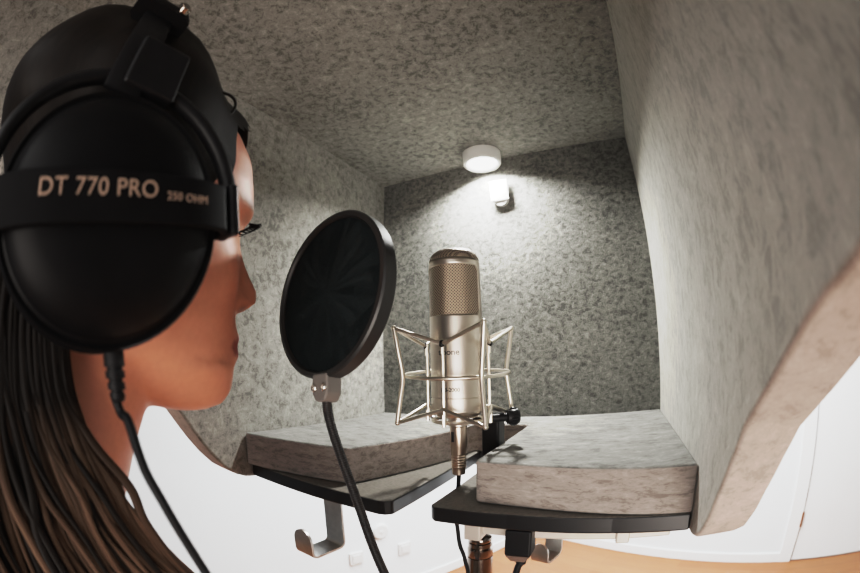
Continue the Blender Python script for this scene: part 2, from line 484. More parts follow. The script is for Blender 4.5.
# foam pad: U shape around the slot
bm = bmesh.new()
pad = [(XL + .002, YB - .002), (XL + .002, .3255), (-.42, .332), (-.36, .345), (-.302, .356), (-.296, .3575), (-.2925, .362), (-.238, .535), (-.2285, .590), (-.225, .596), (-.146, .597),
       (-.139, .590), (-.1415, .372), (-.140, .366), (-.134, .364), (-.09, .359), (-.02, .346), (.04, .335), (XR - .0005, .331), (XR - .0005, YB - .002)]
prism(bm, pad, 'z', ZP + .0004, ZF)
for f_ in bm.faces: f_.material_index = 1 if len(f_.verts) == 4 else 0
pd = obj('acoustic_pad', bm, [M['felt_pad'], M['felt_pad_side_lit']], bevel=.003, seg=3, angle=35, loc=(CX, .55, ZP))
finish(pd, 'thick U-shaped grey felt foam pad lying on the black shelf board', 'foam pad')

# ceiling puck lamp
LX, LY, LR = -.210, .6422, .0372
lamp = empty('puck_lamp', (LX, LY, ZC))
finish(lamp, 'small round white LED lamp glowing on the felt ceiling', 'lamp')
bm = bmesh.new()
mt = Matrix.Translation((LX, LY, ZC - .0003))
lathe(bm, [(.030, 0), (LR, -.001), (LR, -.0215), (LR - .002, -.025), (LR - .006, -.0255), (LR - .0075, -.024), (LR - .0085, -.0205), (0, -.0205)], mt, 48)
obj('housing', bm, M['white_plastic'], lamp, angle=50)
bm = bmesh.new(); lathe(bm, [(LR - .009, -.021), (LR - .010, -.023), (.012, -.024), (0, -.0243)], mt, 48, (False, False))
obj('diffuser', bm, emission('lamp_glow', (1, .98, .93), 14), lamp)
# white square fitting on the back panel below the lamp
br = empty('wall_bracket', (-.190, YB, .305))
finish(br, 'small square white fitting standing off the back felt panel below the lamp', 'bracket')
bm = bmesh.new(); box(bm, (-.190, YB - .0105, .3195), (.0365, .003, .0435)); obj('square_plate', bm, M['white_plastic'], br, bevel=.001)
bm = bmesh.new(); lathe(bm, [(.0145, 0), (.0145, .0088)], frame((-.188, YB, .3025), (0, -1, 0)), 28); obj('round_post', bm, M['white_plastic'], br, bevel=.001)

# ------------------------------------------------------------------ microphone
MX, MY = -.1785, .412
mic = empty('condenser_microphone', (MX, MY, -.058))
finish(mic, 'champagne silver studio condenser microphone upright in the wire shock mount', 'microphone')
MRd = .0298; z0, z1 = -.056, .116
phi0 = math.atan2(-MY, -MX) + math.radians(-14)       # the grille faces between singer and lens
HW = math.radians(76); gz0, gz1 = .052, .108
def cyl(rr, a, z): return Vector((MX + rr * math.cos(a), MY + rr * math.sin(a), z))
bm = bmesh.new()
N = 96; zs = [z0, z0 + .002, -.0395, -.039, -.0385, -.038, .01, .048] + [gz0 - .002 + i * (gz1 - gz0 + .004) / 26 for i in range(27)] + [.1125, z1]
def inside(a, z):
    da = abs((a - phi0 + PI) % (2 * PI) - PI); db = abs((a - phi0) % (2 * PI) - PI)
    for d in (da, db):
        ux_, uz_ = d * MRd, z - (gz0 + gz1) / 2
        hx, hz, rc = HW * MRd, (gz1 - gz0) / 2, .007
        qx, qz = max(abs(ux_) - hx + rc, 0), max(abs(uz_) - hz + rc, 0)
        if math.hypot(qx, qz) <= rc and abs(ux_) <= hx and abs(uz_) <= hz: return True
    return False
grid = []
for z in zs:
    rr = MRd - (.0014 if z == z0 else 0) - (.0006 if abs(z + .03875) < .0003 else 0)
    grid.append([bm.verts.new(cyl(rr, 2 * PI * k / N, z)) for k in range(N)])
for i in range(len(zs) - 1):
    for k in range(N):
        if not inside(2 * PI * (k + .5) / N, (zs[i] + zs[i + 1]) / 2):
            bm.faces.new((grid[i][k], grid[i][(k + 1) % N], grid[i + 1][(k + 1) % N], grid[i + 1][k]))
bm.faces.new(grid[0][::-1])
bmesh.ops.delete(bm, geom=[v for v in bm.verts if not v.link_faces], context='VERTS')
body = obj('body', bm, M['champagne'], mic, angle=30)
sd = body.modifiers.new('wall', 'SOLIDIFY'); sd.thickness = .0013; sd.offset = -1
# woven grille inside the windows, domed woven cap
bm = bmesh.new(); uvl = bm.loops.layers.uv.new('UVMap')
rr = MRd - .0009
prof = [(rr, gz0 - .003 + i * (gz1 - gz0 + .006) / 8) for i in range(9)]
NG = 64
for (ra, za), (rb, zb) in zip(prof, prof[1:]):
    for k in range(NG):
        a0, a1 = 2 * PI * k / NG, 2 * PI * (k + 1) / NG
        f_ = bm.faces.new([bm.verts.new(cyl(q, a, z)) for q, a, z in ((ra, a0, za), (ra, a1, za), (rb, a1, zb), (rb, a0, zb))])
        for lp, uv in zip(f_.loops, ((a0 * rr, za), (a1 * rr, za), (a1 * rr, zb), (a0 * rr, zb))): lp[uvl].uv = uv
bmesh.ops.remove_doubles(bm, verts=bm.verts[:], dist=1e-6)
obj('grille', bm, M['grille'], mic, angle=180)
bm = bmesh.new(); uvl = bm.loops.layers.uv.new('UVMap')
prof = [(MRd - .0004, z1 - .003), (MRd - .0004, z1), (MRd - .0012, z1 + .004), (MRd - .004, z1 + .0085), (MRd - .009, z1 + .0125), (MRd - .016, z1 + .0148), (.004, z1 + .0158)]
acc = 0
for (ra, za), (rb, zb) in zip(prof, prof[1:]):
    for k in range(NG):
        a0, a1 = 2 * PI * k / NG, 2 * PI * (k + 1) / NG
        pts_ = [cyl(q, a, z) for q, a, z in ((ra, a0, za), (ra, a1, za), (rb, a1, zb), (rb, a0, zb))]
        f_ = bm.faces.new([bm.verts.new(p) for p in pts_])
        for lp, p in zip(f_.loops, pts_): lp[uvl].uv = (p.x + p.z * .7, p.y + p.z * .7)
vs = [bm.verts.new(cyl(.004, 2 * PI * k / NG, z1 + .0158)) for k in range(NG)]
f_ = bm.faces.new(vs)
for lp in f_.loops: lp[uvl].uv = (lp.vert.co.x, lp.vert.co.y)
bmesh.ops.remove_doubles(bm, verts=bm.verts[:], dist=1e-6)
obj('grille_cap', bm, M['grille'], mic, angle=180)
# capsule inside
bm = bmesh.new(); lathe(bm, [(.016, .055), (.016, .10), (0, .102)], Matrix.Translation((MX, MY, 0)), 24); obj('capsule', bm, M['black_matte'], mic)
# lettering wrapped on the barrel
def wrap(bm, ac, zc, parent, name, mat):
    for v in bm.verts:
        x, y, d = v.co
        a = ac + x / MRd
        v.co = cyl(MRd + .0006 + d * .3, a, zc + y)
    obj(name, bm, mat, parent, smooth=False)
aview = math.atan2(-MY, -MX)
wrap(text_bm('t.bone', .0092, bold=.00008), aview - .70, .0115, mic, 'lettering', M['print'])
wrap(text_bm('RB-2000', .0060, bold=.00012), aview - .62, -.0290, mic, 'lettering', M['print'])
# bottom cap
bm = bmesh.new(); lathe(bm, [(.028, z0 + .0005), (.024, z0 - .004), (.0125, z0 - .005), (.0115, z0 - .016), (0, z0 - .016)], Matrix.Translation((MX, MY, 0)), 40, (False, False)); obj('base_cap', bm, M['champagne'], mic)

# XLR connector and lead
xl = empty('microphone_cable', (MX, MY, z0 - .016))
finish(xl, 'thin black microphone lead with nickel plug under the microphone', 'cable')
zt = z0 - .0165
bm = bmesh.new(); mt = Matrix.Translation((MX, MY, 0))
lathe(bm, [(.0092, zt), (.0097, zt - .001), (.0097, zt - .024), (.0088, zt - .026), (.0088, zt - .033)] + [(.0088 - .0007 * (i % 2), zt - .033 - .0016 * i) for i in range(1, 12)] + [(.0078, zt - .053), (.0075, zt - .0585), (.004, zt - .0595)], mt, 32)
obj('plug', bm, M['copper_tint'], xl, angle=25)
bm = bmesh.new(); box(bm, (MX - .003, MY - .0093, zt - .012), (.0035, .002, .012)); obj('latch', bm, M['black_plastic'], xl, bevel=.0005)
bm = bmesh.new(); tube(bm, catmull([(MX, MY, zt - .058), (MX - .004, MY + .004, zt - .085), (-.1955, .432, -.17), (-.1935, .44, -.2166), (-.190, .44, -.2444), (-.1835, .442, -.270), (-.180, .44, -.32), (-.20, .41, -.5), (-.28, .36, -1.0), (-.36, .34, -1.40), (-.42, .38, -1.474), (-.6, .52, -1.4765)]), .0028, 8)
obj('cord', bm, M['black_rubber'], xl)

# ------------------------------------------------------------------ shock mount
sm = empty('shock_mount', (MX, MY, -.07))
finish(sm, 'silver wire spider shock mount with elastic arms holding the microphone', 'shock mount')
view = math.atan2(-MY, -MX)            # direction from the mic to the lens
def pol(rad, ang, z):                  # ang measured from the lens direction, positive to the lens's right
    a = view + ang
    return Vector((MX + rad * math.cos(a), MY + rad * math.sin(a), z))
A0 = math.radians(-68)
RR = .0590
zr = -.0125
bm = bmesh.new(); tube(bm, [pol(RR, 2 * PI * k / 72, zr - .003 * math.cos(2 * PI * k / 72)) for k in range(72)], .0021, 10, closed=True); obj('ring', bm, M['rod_metal'], sm)
ups = []
for k in range(4):
    a = A0 + k * PI / 2
    top, mid, bot = pol(.0725, a, .039), pol(.0628, a, zr - .003 * math.cos(a)), pol(.0705, a, -.0645)
    bm = bmesh.new(); tube(bm, catmull([top, top.lerp(mid, .5), mid.lerp(top, .12), mid.lerp(bot, .12), mid.lerp(bot, .5), bot], 5), .0027, 10)
    for p in (top, bot):
        bmesh.ops.create_uvsphere(bm, u_segments=12, v_segments=8, radius=.0031, matrix=Matrix.Translation(p))
    obj('upright', bm, M['rod_metal'], sm); ups.append((top, bot))
RI = .0375
inn = []
for k in range(4):
    a = A0 + PI / 4 + k * PI / 2
    bm = bmesh.new()
    tube(bm, catmull([pol(RI, a, .0225), pol(RI, a, -.01), pol(RI, a, -.05), pol(RI - .002, a, -.061), pol(RI - .009, a, -.0655), pol(.0275, a, -.0655)], 5), .0019, 8)
    for z in (.0225, -.055):
        tube(bm, [pol(RI + .001, a, z - .013), pol(RI + .001, a, z)], .0023, 8)
    obj('cradle_rod', bm, M['rod_metal'], sm); inn.append((pol(RI + .002, a, .0205), pol(RI + .002, a, -.049)))
bm = bmesh.new(); tube(bm, [pol(.0285, 2 * PI * k / 48, -.0655) for k in range(48)], .0022, 8, closed=True); obj('cradle_ring', bm, M['rod_metal'], sm)
for k in range(4):
    for j in (k, (k - 1) % 4):
        for e in (0, 1):
            bm = bmesh.new(); tube(bm, [ups[k][e], inn[j][e]], .0022, 8); obj('elastic_arm', bm, M['rod_metal'], sm)
for k in range(4):
    bm = bmesh.new(); bmesh.ops.create_uvsphere(bm, u_segments=10, v_segments=8, radius=.0032, matrix=Matrix.Translation(inn[k][0]) @ Matrix.Diagonal((1, 1, 1.3, 1)))
    obj('knot', bm, M['black_plastic'], sm)
# swivel joint, knob
bm = bmesh.new()
box(bm, (-.152, .458, -.092), (.022, .026, .056)); box(bm, (-.157, .436, -.069), (.02, .03, .008))
obj('swivel', bm, M['black_plastic'], sm, bevel=.003, smooth=False)
bm = bmesh.new()
kp = Vector((-.126, .440, -.0655)); kd = Vector((.85, .5, .02))
lathe(bm, [(.005, -.022), (.005, -.004), (.0085, -.003), (.0095, 0), (.0095, .009), (.008, .011), (0, .0115)], frame(kp, kd), 24)
for k in range(8):
    mm = frame(kp, kd) @ Matrix.Rotation(k * PI / 4, 4, 'Z')
    bmesh.ops.create_uvsphere(bm, u_segments=8, v_segments=6, radius=.0026, matrix=mm @ Matrix.Translation((.0088, 0, .0045)) @ Matrix.Diagonal((1, 1, 1.9, 1)))
obj('knob', bm, M['black_plastic'], sm, angle=30)

# mic stand
PX, PY = -.186, .505
st = empty('microphone_stand', (PX, PY, FL))
finish(st, 'dark chrome microphone stand tube rising under the shelf slot', 'microphone stand')
bm = bmesh.new(); tube(bm, catmull([(-.150, .462, -.088), (-.156, .475, -.10), (-.172, .50, -.125), (-.184, PY, -.16), (PX + .001, PY, -.2), (PX, PY, -.275)], 6), .0075, 12); obj('rod', bm, M['black_plastic'], st)
bm = bmesh.new()
zc = -.258
lathe(bm, [(.010, zc), (.0165, zc - .002), (.0172, zc - .006), (.0165, zc - .009), (.0178, zc - .0105), (.0178, zc - .017), (.0168, zc - .0185), (.0185, zc - .021), (.0188, zc - .034), (.0178, zc - .036)], Matrix.Translation((PX, PY, 0)), 32)
obj('clutch', bm, M['dark_chrome'], st, angle=30)
bm = bmesh.new(); lathe(bm, [(.0188, zc - .036), (.019, zc - .04), (.019, FL + .02)], Matrix.Translation((PX, PY, 0)), 32, (False, True)); obj('tube', bm, M['dark_chrome'], st)
bm = bmesh.new(); lathe(bm, [(.0, .03), (.024, .03), (.028, .022), (.12, .014), (.125, .008), (.125, .0), (0, 0)], Matrix.Translation((PX, PY, FL)), 48); obj('base', bm, M['black_matte'], st, angle=30)

# plug under the shelf
pl = empty('power_plug', (-.088, .352, ZB))
finish(pl, 'black plug block with cord hanging under the shelf edge', 'plug')
bm = bmesh.new(); box(bm, (-.089, .356, ZB - .0175), (.027, .022, .031)); obj('block', bm, M['black_plastic'], pl, bevel=.0025, smooth=False)
bm = bmesh.new(); loft(bm, [[Vector((-.089 + sx * w_, .356 + sy * d_, z)) for sx, sy in ((-1, -1), (1, -1), (1, 1), (-1, 1))] for w_, d_, z in ((.0125, .010, ZB - .033), (.0085, .008, ZB - .0385), (.007, .007, ZB - .041))])
obj('collar', bm, M['steel'], pl, smooth=False)
bm = bmesh.new(); tube(bm, catmull([(-.087, .356, ZB - .036), (-.087, .354, ZB - .045), (-.092, .352, -.235), (-.11, .36, -.40), (-.10, .42, -.9), (-.06, .5, -1.4), (.02, .56, -1.474), (.2, .7, -1.476)]), [.0055] * 9 + [.0036] * 48, 10); obj('cord', bm, M['black_rubber'], pl)

# ------------------------------------------------------------------ pop filter
PC = Vector((-.2255, .25, .0605)); PR = .0745
PN = Vector((-.20, -1, .13)).normalized()
pf = empty('pop_filter', PC + Vector((0, 0, -PR)))
finish(pf, 'round black pop filter screen on a ribbed gooseneck', 'pop filter')
mt = frame(PC, PN, (1, 0, 0))
bm = bmesh.new()
lathe(bm, [(PR - .0062, .004), (PR - .005, .0062), (PR - .0015, .0062), (PR, .0048), (PR, -.0062), (PR - .001, -.0075), (PR - .0055, -.0075), (PR - .0065, -.006), (PR - .0065, .003), (PR - .0062, .004)], mt, 96, (False, False))
obj('hoop', bm, simple('hoop_black', (.014, .0135, .0135), .4, var=.1), pf, angle=30)
for d in (.0025, -.0055):
    bm = bmesh.new(); lathe(bm, [(PR - .006, d), (PR * .5, d), (0, d)], mt, 64); obj('screen', bm, M['popmesh'], pf, smooth=False)
down = (mt.to_3x3() @ Vector((0, 1, 0))); down = down if down.z < 0 else -down
down = (down + Vector((.10, -.012, 0))).normalized()
sidev = down.cross(PN).normalized(); sidev = sidev if sidev.x > 0 else -sidev
bp_ = PC + down * (PR + .0075)
bm = bmesh.new()
rot = Matrix((sidev, PN, -down)).transposed()
prism_pts = [(-.0105, .012), (.0105, .012), (.0105, -.004), (.006, -.011), (-.006, -.011), (-.0105, -.004)]
m4 = Matrix.Translation(bp_) @ rot.to_4x4()
f0, f1 = prism(bm, prism_pts, 'y', -.008, .0075)
bmesh.ops.transform(bm, matrix=m4, verts=bm.verts[:])
M['popclip'] = simple('grey_clip', (.17, .16, .15), .45, var=.04)
obj('clip', bm, M['popclip'], pf, bevel=.002)
for dx in (-.0062, .0062):
    bm = bmesh.new(); mm = frame(bp_ + sidev * dx + PN * .0075, PN)
    lathe(bm, [(.0034, -.001), (.0034, .0012), (.0028, .002), (.0012, .002), (.001, .001), (0, .001)], mm, 16); obj('screw', bm, M['chrome'], pf, angle=30)
gp = [bp_ + down * .006, (-.219, .241, -.038), (-.215, .242, -.056), (-.2055, .245, -.0887), (-.195, .246, -.1195), (-.1845, .246, -.153), (-.1735, .246, -.183), (-.158, .252, -.235), (-.138, .275, -.31), (-.135, .33, -.40), (-.15, .42, -.47), (-.172, .475, -.50)]
bm = bmesh.new(); tube(bm, catmull(gp, 8), .0041, 12); obj('gooseneck', bm, M['gooseneck'], pf)
bm = bmesh.new(); lathe(bm, [(.0192, -.02), (.026, -.02), (.027, -.017), (.027, .017), (.026, .02), (.0192, .02)], Matrix.Translation((PX, PY, -.51)), 32, (False, False)); obj('stand_clamp', bm, M['black_plastic'], pf, angle=30)

# ------------------------------------------------------------------ the singer
HO = Vector((-.2664, .0754, .0842))      # ear axis, eye level
HYAW = -.1394              # face turned a little to its right (the lens side)
HPITCH = .0437
hm = Matrix.Translation(HO) @ Matrix.Rotation(HYAW, 4, 'Z') @ Matrix.Rotation(HPITCH, 4, 'X') @ Matrix.Rotation(-.0459, 4, 'Y')
front = [(-.122, .062), (-.118, .077), (-.108, .0838), (-.096, .0850), (-.08, .0862), (-.06, .0872), (-.04, .0888), (-.02, .0895), (0, .0905), (.006, .0915), (.016, .097), (.03, .0985), (.05, .0955), (.07, .086), (.085, .071), (.097, .05), (.105, .028), (.110, .0)]
lips = [(-.106, 0), (-.100, .0012), (-.0965, -.0008), (-.092, .0025), (-.0865, .0085), (-.0825, .0072), (-.0798, .0030), (-.0775, .0062), (-.0725, .0095), (-.068, .0050), (-.060, .0022), (-.054, 0)]
width = [(-.122, .018), (-.118, .026), (-.108, .034), (-.095, .043), (-.08, .050), (-.06, .0565), (-.04, .062), (-.02, .0665), (0, .0685), (.03, .0725), (.055, .071), (.075, .062), (.09, .048), (.102, .030), (.110, .006)]
back = [(-.122, .036), (-.118, .018), (-.110, -.004), (-.10, -.018), (-.085, -.03), (-.07, -.055), (-.04, -.074), (0, -.088), (.04, -.088), (.07, -.074), (.09, -.052), (.102, -.03), (.110, -.006)]
nose = [(-.0575, 0), (-.0545, .006), (-.050, .0165), (-.0455, .0235), (-.041, .0262), (-.036, .0258), (-.031, .0236), (-.024, .0182), (-.014, .0125), (-.004, .0075), (.006, .0035), (.014, .0)]
nwid = [(-.056, .010), (-.050, .0115), (-.04, .0095), (-.03, .0085), (-.01, .0075), (.012, .009)]
def head_pt(z, a):
    """a: 0 = front midline, positive to the figure's right side (+x)"""
    yf, yb, w = interp(front, z), interp(back, z), interp(width, z)
    cy = yf * .30 + yb * .70 if z > -.09 else (yf + yb) / 2
    cs, sn = math.cos(a), math.sin(a)
    e = .86
    x = w * math.copysign(abs(sn) ** e, sn)
    y = cy + ((yf - cy) if cs > 0 else (cy - yb)) * math.copysign(abs(cs) ** .92, cs)
    if cs > 0:
        g = interp(nose, z)
        if g: y += g * math.exp(-(x / interp(nwid, z)) ** 2)
        y += interp(lips, z) * math.exp(-(x / .0195) ** 2)
        # nostril wings
        y += .007 * math.exp(-((abs(x) - .0125) / .0045) ** 2 - ((z + .0465) / .006) ** 2)
        # eye sockets and brows, cheekbones
        y -= .0085 * math.exp(-((abs(x) - .031) / .014) ** 2 - ((z + .001) / .0105) ** 2)
        y += .0060 * math.exp(-((abs(x) - .031) / .0105) ** 2 - ((z + .001) / .0065) ** 2)
        y += .004 * math.exp(-((abs(x) - .030) / .02) ** 2 - ((z - .016) / .007) ** 2)
        y += .005 * math.exp(-((abs(x) - .044) / .016) ** 2 - ((z + .034) / .016) ** 2)
        # mouth corners sink back
        y -= .0012 * math.exp(-((abs(x) - .024) / .008) ** 2 - ((z + .080) / .010) ** 2)
    return Vector((x, y, z))

def body_bm():
    bm = bmesh.new()
    nz, na = 130, 128
    rings = []
    for i in range(nz + 1):
        t = i / nz; z = -.122 + .232 * t
        rings.append([hm @ head_pt(z, 2 * PI * k / na) for k in range(na)])
    loft(bm, rings)
    # ears
    for sgn in (-1, 1):
        mt = hm @ Matrix.Translation((sgn * .071, -.002, -.012)) @ Matrix.Rotation(sgn * .35, 4, 'Z') @ Matrix.Diagonal((.007, .017, .031, 1))
        bmesh.ops.create_uvsphere(bm, u_segments=16, v_segments=12, radius=1, matrix=mt)
    # neck into shoulders and torso (ellipse rings: centre, half widths)
    secs = [(.0, -.012, .050, .048, .056), (0, -.026, -.02, .050, .054), (0, -.044, -.065, .0505, .053), (0, -.058, -.100, .052, .053), (0, -.058, -.135, .056, .057), (0, -.054, -.160, .072, .060), (0, -.05, -.185, .110, .066), (0, -.05, -.21, .155, .074), (0, -.048, -.24, .172, .082),
            (0, -.042, -.30, .168, .095), (0, -.036, -.37, .160, .106), (0, -.036, -.45, .138, .094), (0, -.042, -.53, .125, .085), (0, -.05, -.62, .152, .098), (0, -.055, -.70, .172, .108), (0, -.055, -.76, .168, .105)]
    TX, TY = HO.x, HO.y
    rr_ = []
    for cx_, cy_, z, wx, wy in secs:
        rr_.append([Vector((TX + cx_ + wx * math.cos(2 * PI * k / 40), TY + cy_ + wy * math.sin(2 * PI * k / 40), z)) for k in range(40)])
    loft(bm, rr_)
    for sgn in (-1, 1):
        sh = Vector((TX + sgn * .165, TY - .05, -.232)); el = Vector((TX + sgn * .215, TY - .06, -.50)); wr = Vector((TX + sgn * .20, TY + .01, -.735)); hd = wr + Vector((0, .012, -.09))
        tube(bm, [sh + Vector((-sgn * .05, 0, .005)), sh, sh.lerp(el, .3), sh.lerp(el, .8), el, el.lerp(wr, .3), wr], [.05, .052, .046, .039, .037, .037, .025], 16)
        tube(bm, [wr, wr.lerp(hd, .35), hd], [.023, .034, .03], 14, flat=.55)
        for q in range(4):
            b0 = hd + Vector((0, (q - 1.5) * .016, .006)); b1 = b0 + Vector((-sgn * .003, .004, -.04)); b2 = b1 + Vector((-sgn * .010, .004, -.03 + abs(q - 1.5) * .005))
            tube(bm, [b0, b1, b2], [.0088, .008, .0065], 8)
        t0 = wr.lerp(hd, .35) + Vector((0, .022, 0)); tube(bm, [t0, t0 + Vector((-sgn * .008, .026, -.03)), t0 + Vector((-sgn * .014, .030, -.058))], [.011, .0095, .0075], 8)
        hp = Vector((TX + sgn * .085, TY - .055, -.74)); kn = Vector((TX + sgn * .09, TY - .04, -1.06)); an = Vector((TX + sgn * .09, TY - .07, FL + .085))
        tube(bm, [hp, hp.lerp(kn, .4), kn, kn.lerp(an, .35), an, an - Vector((0, 0, .05))], [.085, .075, .054, .053, .034, .034], 18)
        tube(bm, [an + Vector((0, -.035, -.052)), an + Vector((0, .06, -.055)), an + Vector((0, .15, -.065))], [.03, .034, .02], 14)
    return bm
person = empty('person', (HO.x, HO.y - .05, FL))
finish(person, 'woman in profile wearing black headphones, long brown hair, facing the microphone', 'person')
tmp = obj('body_source', body_bm(), M['skin'], smooth=True)
ROOTS.remove(tmp)
rm = tmp.modifiers.new('r', 'REMESH'); rm.mode = 'VOXEL'; rm.voxel_size = .0034
sm_ = tmp.modifiers.new('s', 'SMOOTH'); sm_.factor = .5; sm_.iterations = 4
dg = bpy.context.evaluated_depsgraph_get(); dg.update()
me = bpy.data.meshes.new_from_object(tmp.evaluated_get(dg)); bpy.data.objects.remove(tmp)
me.name = 'body'
SKIN, LIP = (.70, .315, .205), (.36, .075, .06)
ca = me.color_attributes.new('Col', 'FLOAT_COLOR', 'POINT')
hinv = hm.inverted()
for v in me.vertices:
    p = hinv @ v.co; c_ = Vector(SKIN)
    if p.y > .065 and abs(p.z + .080) < .02:
        lipw = .0245; e_ = (p.x / lipw) ** 2 + ((p.z + .0798) / .0088) ** 2
        k = max(0, min(1, (1.15 - e_) / .3)); c_ = c_.lerp(Vector(LIP), k)
    if p.y > .06:
        k = math.exp(-((abs(p.x) - .032) / .016) ** 2 - ((p.z - .0185 + .2 * (abs(p.x) - .03) ** 2) / .0035) ** 2)
        c_ = c_.lerp(Vector((.05, .03, .02)), .85 * k)
        k = math.exp(-((abs(p.x) - .0105) / .005) ** 2 - ((p.z + .0515) / .0035) ** 2)
        c_ = c_.lerp(Vector((.10, .03, .02)), .8 * k)
    ca.data[v.index].color = (*c_, 1)
me.transform(Matrix.Translation(-person.location))
for p in me.polygons: p.use_smooth = True
bo = bpy.data.objects.new('body', me); C.objects.link(bo); bo.parent = person
if not me.materials: me.materials.append(M['skin'])

# eyelashes: one fringe per eye
for sgn in (-1, 1):
    bm = bmesh.new(); lid = []
    for k in range(9):
        a = -1 + 2 * k / 8
        b0 = hm @ Vector((sgn * (.031 + a * .013), .0868 - .006 * a * a, .003 - .002 * a * a)); lid.append(b0)
        b1 = b0 + hm.to_3x3() @ Vector((sgn * (.001 + a * .002), .004, -.0008)); b2 = b1 + hm.to_3x3() @ Vector((sgn * .001, .0035, .0012))
        tube(bm, [b0, b1, b2], [.0008, .0006, .0003], 5)
    tube(bm, lid, .0008, 5)
    obj('eyelashes', bm, M['black_matte'], person)

# clothing
def tops():
    bm = bmesh.new(); TX, TY = HO.x, HO.y
    secs = [(-.050, -.135, .066, .068), (-.046, -.155, .085, .080), (-.042, -.180, .124, .092), (-.042, -.210, .166, .098), (-.042, -.242, .182, .100), (-.042, -.30, .178, .106), (-.036, -.37, .170, .117), (-.036, -.45, .149, .106), (-.042, -.53, .138, .098), (-.05, -.62, .163, .110), (-.055, -.70, .182, .118)]
    loft(bm, [[Vector((TX + wx * math.cos(2 * PI * k / 40), TY + cy_ + wy * math.sin(2 * PI * k / 40), z)) for k in range(40)] for cy_, z, wx, wy in secs])
    for sgn in (-1, 1):
        sh = Vector((TX + sgn * .165, TY - .05, -.232)); el = Vector((TX + sgn * .215, TY - .06, -.50)); wr = Vector((TX + sgn * .20, TY + .01, -.735))
        tube(bm, [sh + Vector((-sgn * .05, 0, .0)), sh, sh.lerp(el, .3), sh.lerp(el, .8), el, el.lerp(wr, .3), el.lerp(wr, .93)], [.056, .061, .056, .05, .048, .047, .038], 16)
    return bm
def legs():
    bm = bmesh.new(); TX, TY = HO.x, HO.y
    loft(bm, [[Vector((TX + wx * math.cos(2 * PI * k / 40), TY - .055 + wy * math.sin(2 * PI * k / 40), z)) for k in range(40)] for z, wx, wy in ((-.60, .158, .104), (-.70, .178, .114), (-.78, .175, .112))])
    for sgn in (-1, 1):
        hp = Vector((TX + sgn * .085, TY - .055, -.74)); kn = Vector((TX + sgn * .09, TY - .04, -1.06)); an = Vector((TX + sgn * .09, TY - .07, FL + .085))
        tube(bm, [hp, hp.lerp(kn, .4), kn, kn.lerp(an, .35), an], [.092, .083, .063, .062, .048], 18)
    return bm
for nm, fn, mat in (('top', tops, 'knit'), ('trousers', legs, 'denim')):
    o = obj(nm, fn(), M[mat], person)
    rm = o.modifiers.new('r', 'REMESH'); rm.mode = 'VOXEL'; rm.voxel_size = .008; rm.use_smooth_shade = True
    s_ = o.modifiers.new('s', 'SMOOTH'); s_.iterations = 6

# hair: a cap over the skull plus long wavy locks
bm = bmesh.new(); uvl = bm.loops.layers.uv.new('UVMap'); cl = bm.verts.layers.float_color.new('Col')
DARK, MIDC, LITE = Vector((.008, .006, .005)), Vector((.065, .038, .025)), Vector((.27, .17, .115))
nz, na = 44, 72
capg = []
for i in range(nz + 1):
    z = -.075 + (.1095 + .075) * i / nz
    row = []
    for k in range(na):
        a = 2 * PI * k / na
        p = head_pt(z, a); cc = Vector((0, -.01, min(z, .03)))
        d = (p - cc).normalized()
        wob = .0015 * math.sin(9 * a + 20 * z)
        st = lambda q, lo, hi: (lambda t: t * t * (3 - 2 * t))(max(0, min(1, (q - lo) / (hi - lo))))
        vol = .030 * st(math.sin(a), -.1, .75) * st(z, -.005, .05) * st(abs((a + PI) % (2 * PI) - PI), .85, 1.65) + .014 * st(-math.cos(a), .2, .9) * st(z, -.02, .04)
        p = p + d * (.009 + wob + vol)
        row.append((p, a, z))
    capg.append(row)
vv = [[None] * na for _ in capg]
def hairy(p, a, z):
    aa = abs((a + PI) % (2 * PI) - PI)
    if z > .072: return True
    lim = .90 if z > .03 else .90 + (.03 - z) * 4 + (2 if z < -.035 else 0) * (1 if aa < 1.9 else 0)
    return aa > lim - max(0, z - .05) * 14
for i in range(nz + 1):
    for k in range(na):
        if hairy(*capg[i][k]):
            v = bm.verts.new(hm @ capg[i][k][0]); v[cl] = (*DARK, 1); vv[i][k] = v
for i in range(nz):
    for k in range(na):
        q = (vv[i][k], vv[i][(k + 1) % na], vv[i + 1][(k + 1) % na], vv[i + 1][k])
        if None not in q:
            f_ = bm.faces.new(q)
            for lp, uv in zip(f_.loops, ((k / 6, i / 30), ((k + 1) / 6, i / 30), ((k + 1) / 6, (i + 1) / 30), (k / 6, (i + 1) / 30))): lp[uvl].uv = uv
if all(vv[nz]): bm.faces.new(vv[nz])
rnd = random.Random(3)
def lock(pts, r0, tint, flat=.55):
    P = catmull(pts, 7); n = len(P)
    rad = [r0 * (.75 + .35 * math.sin(PI * min(1, i / n * 1.3))) * (1 if i < n * .8 else max(.12, (n - 1 - i) / (n * .2))) for i in range(n)]
    v0 = len(bm.verts)
    rg = tube(bm, P, rad, 7, flat=flat)
    for i, ring in enumerate(rg):
        t = i / n
        for k, v in enumerate(ring):
            c_ = DARK.lerp(tint, min(1, max(0, (-.025 - v.co.z) / .065)))
            v[cl] = (*c_, 1)
ZL = [-.002, -.04, -.065, -.087, -.130, -.20, -.30, -.36]
FB = [(-.203, .026), (-.199, .036), (-.197, .047), (-.194, .056), (-.190, .082), (-.195, .132), (-.20, .148), (-.20, .150)]
BL = [(-.200, -.035), (-.192, -.040), (-.188, -.043), (-.182, -.046), (-.172, -.05), (-.185, -.075), (-.19, -.082), (-.19, -.085)]
BM = [(-.266, -.055), (-.266, -.060), (-.266, -.062), (-.266, -.064), (-.266, -.07), (-.266, -.082), (-.266, -.086), (-.266, -.088)]
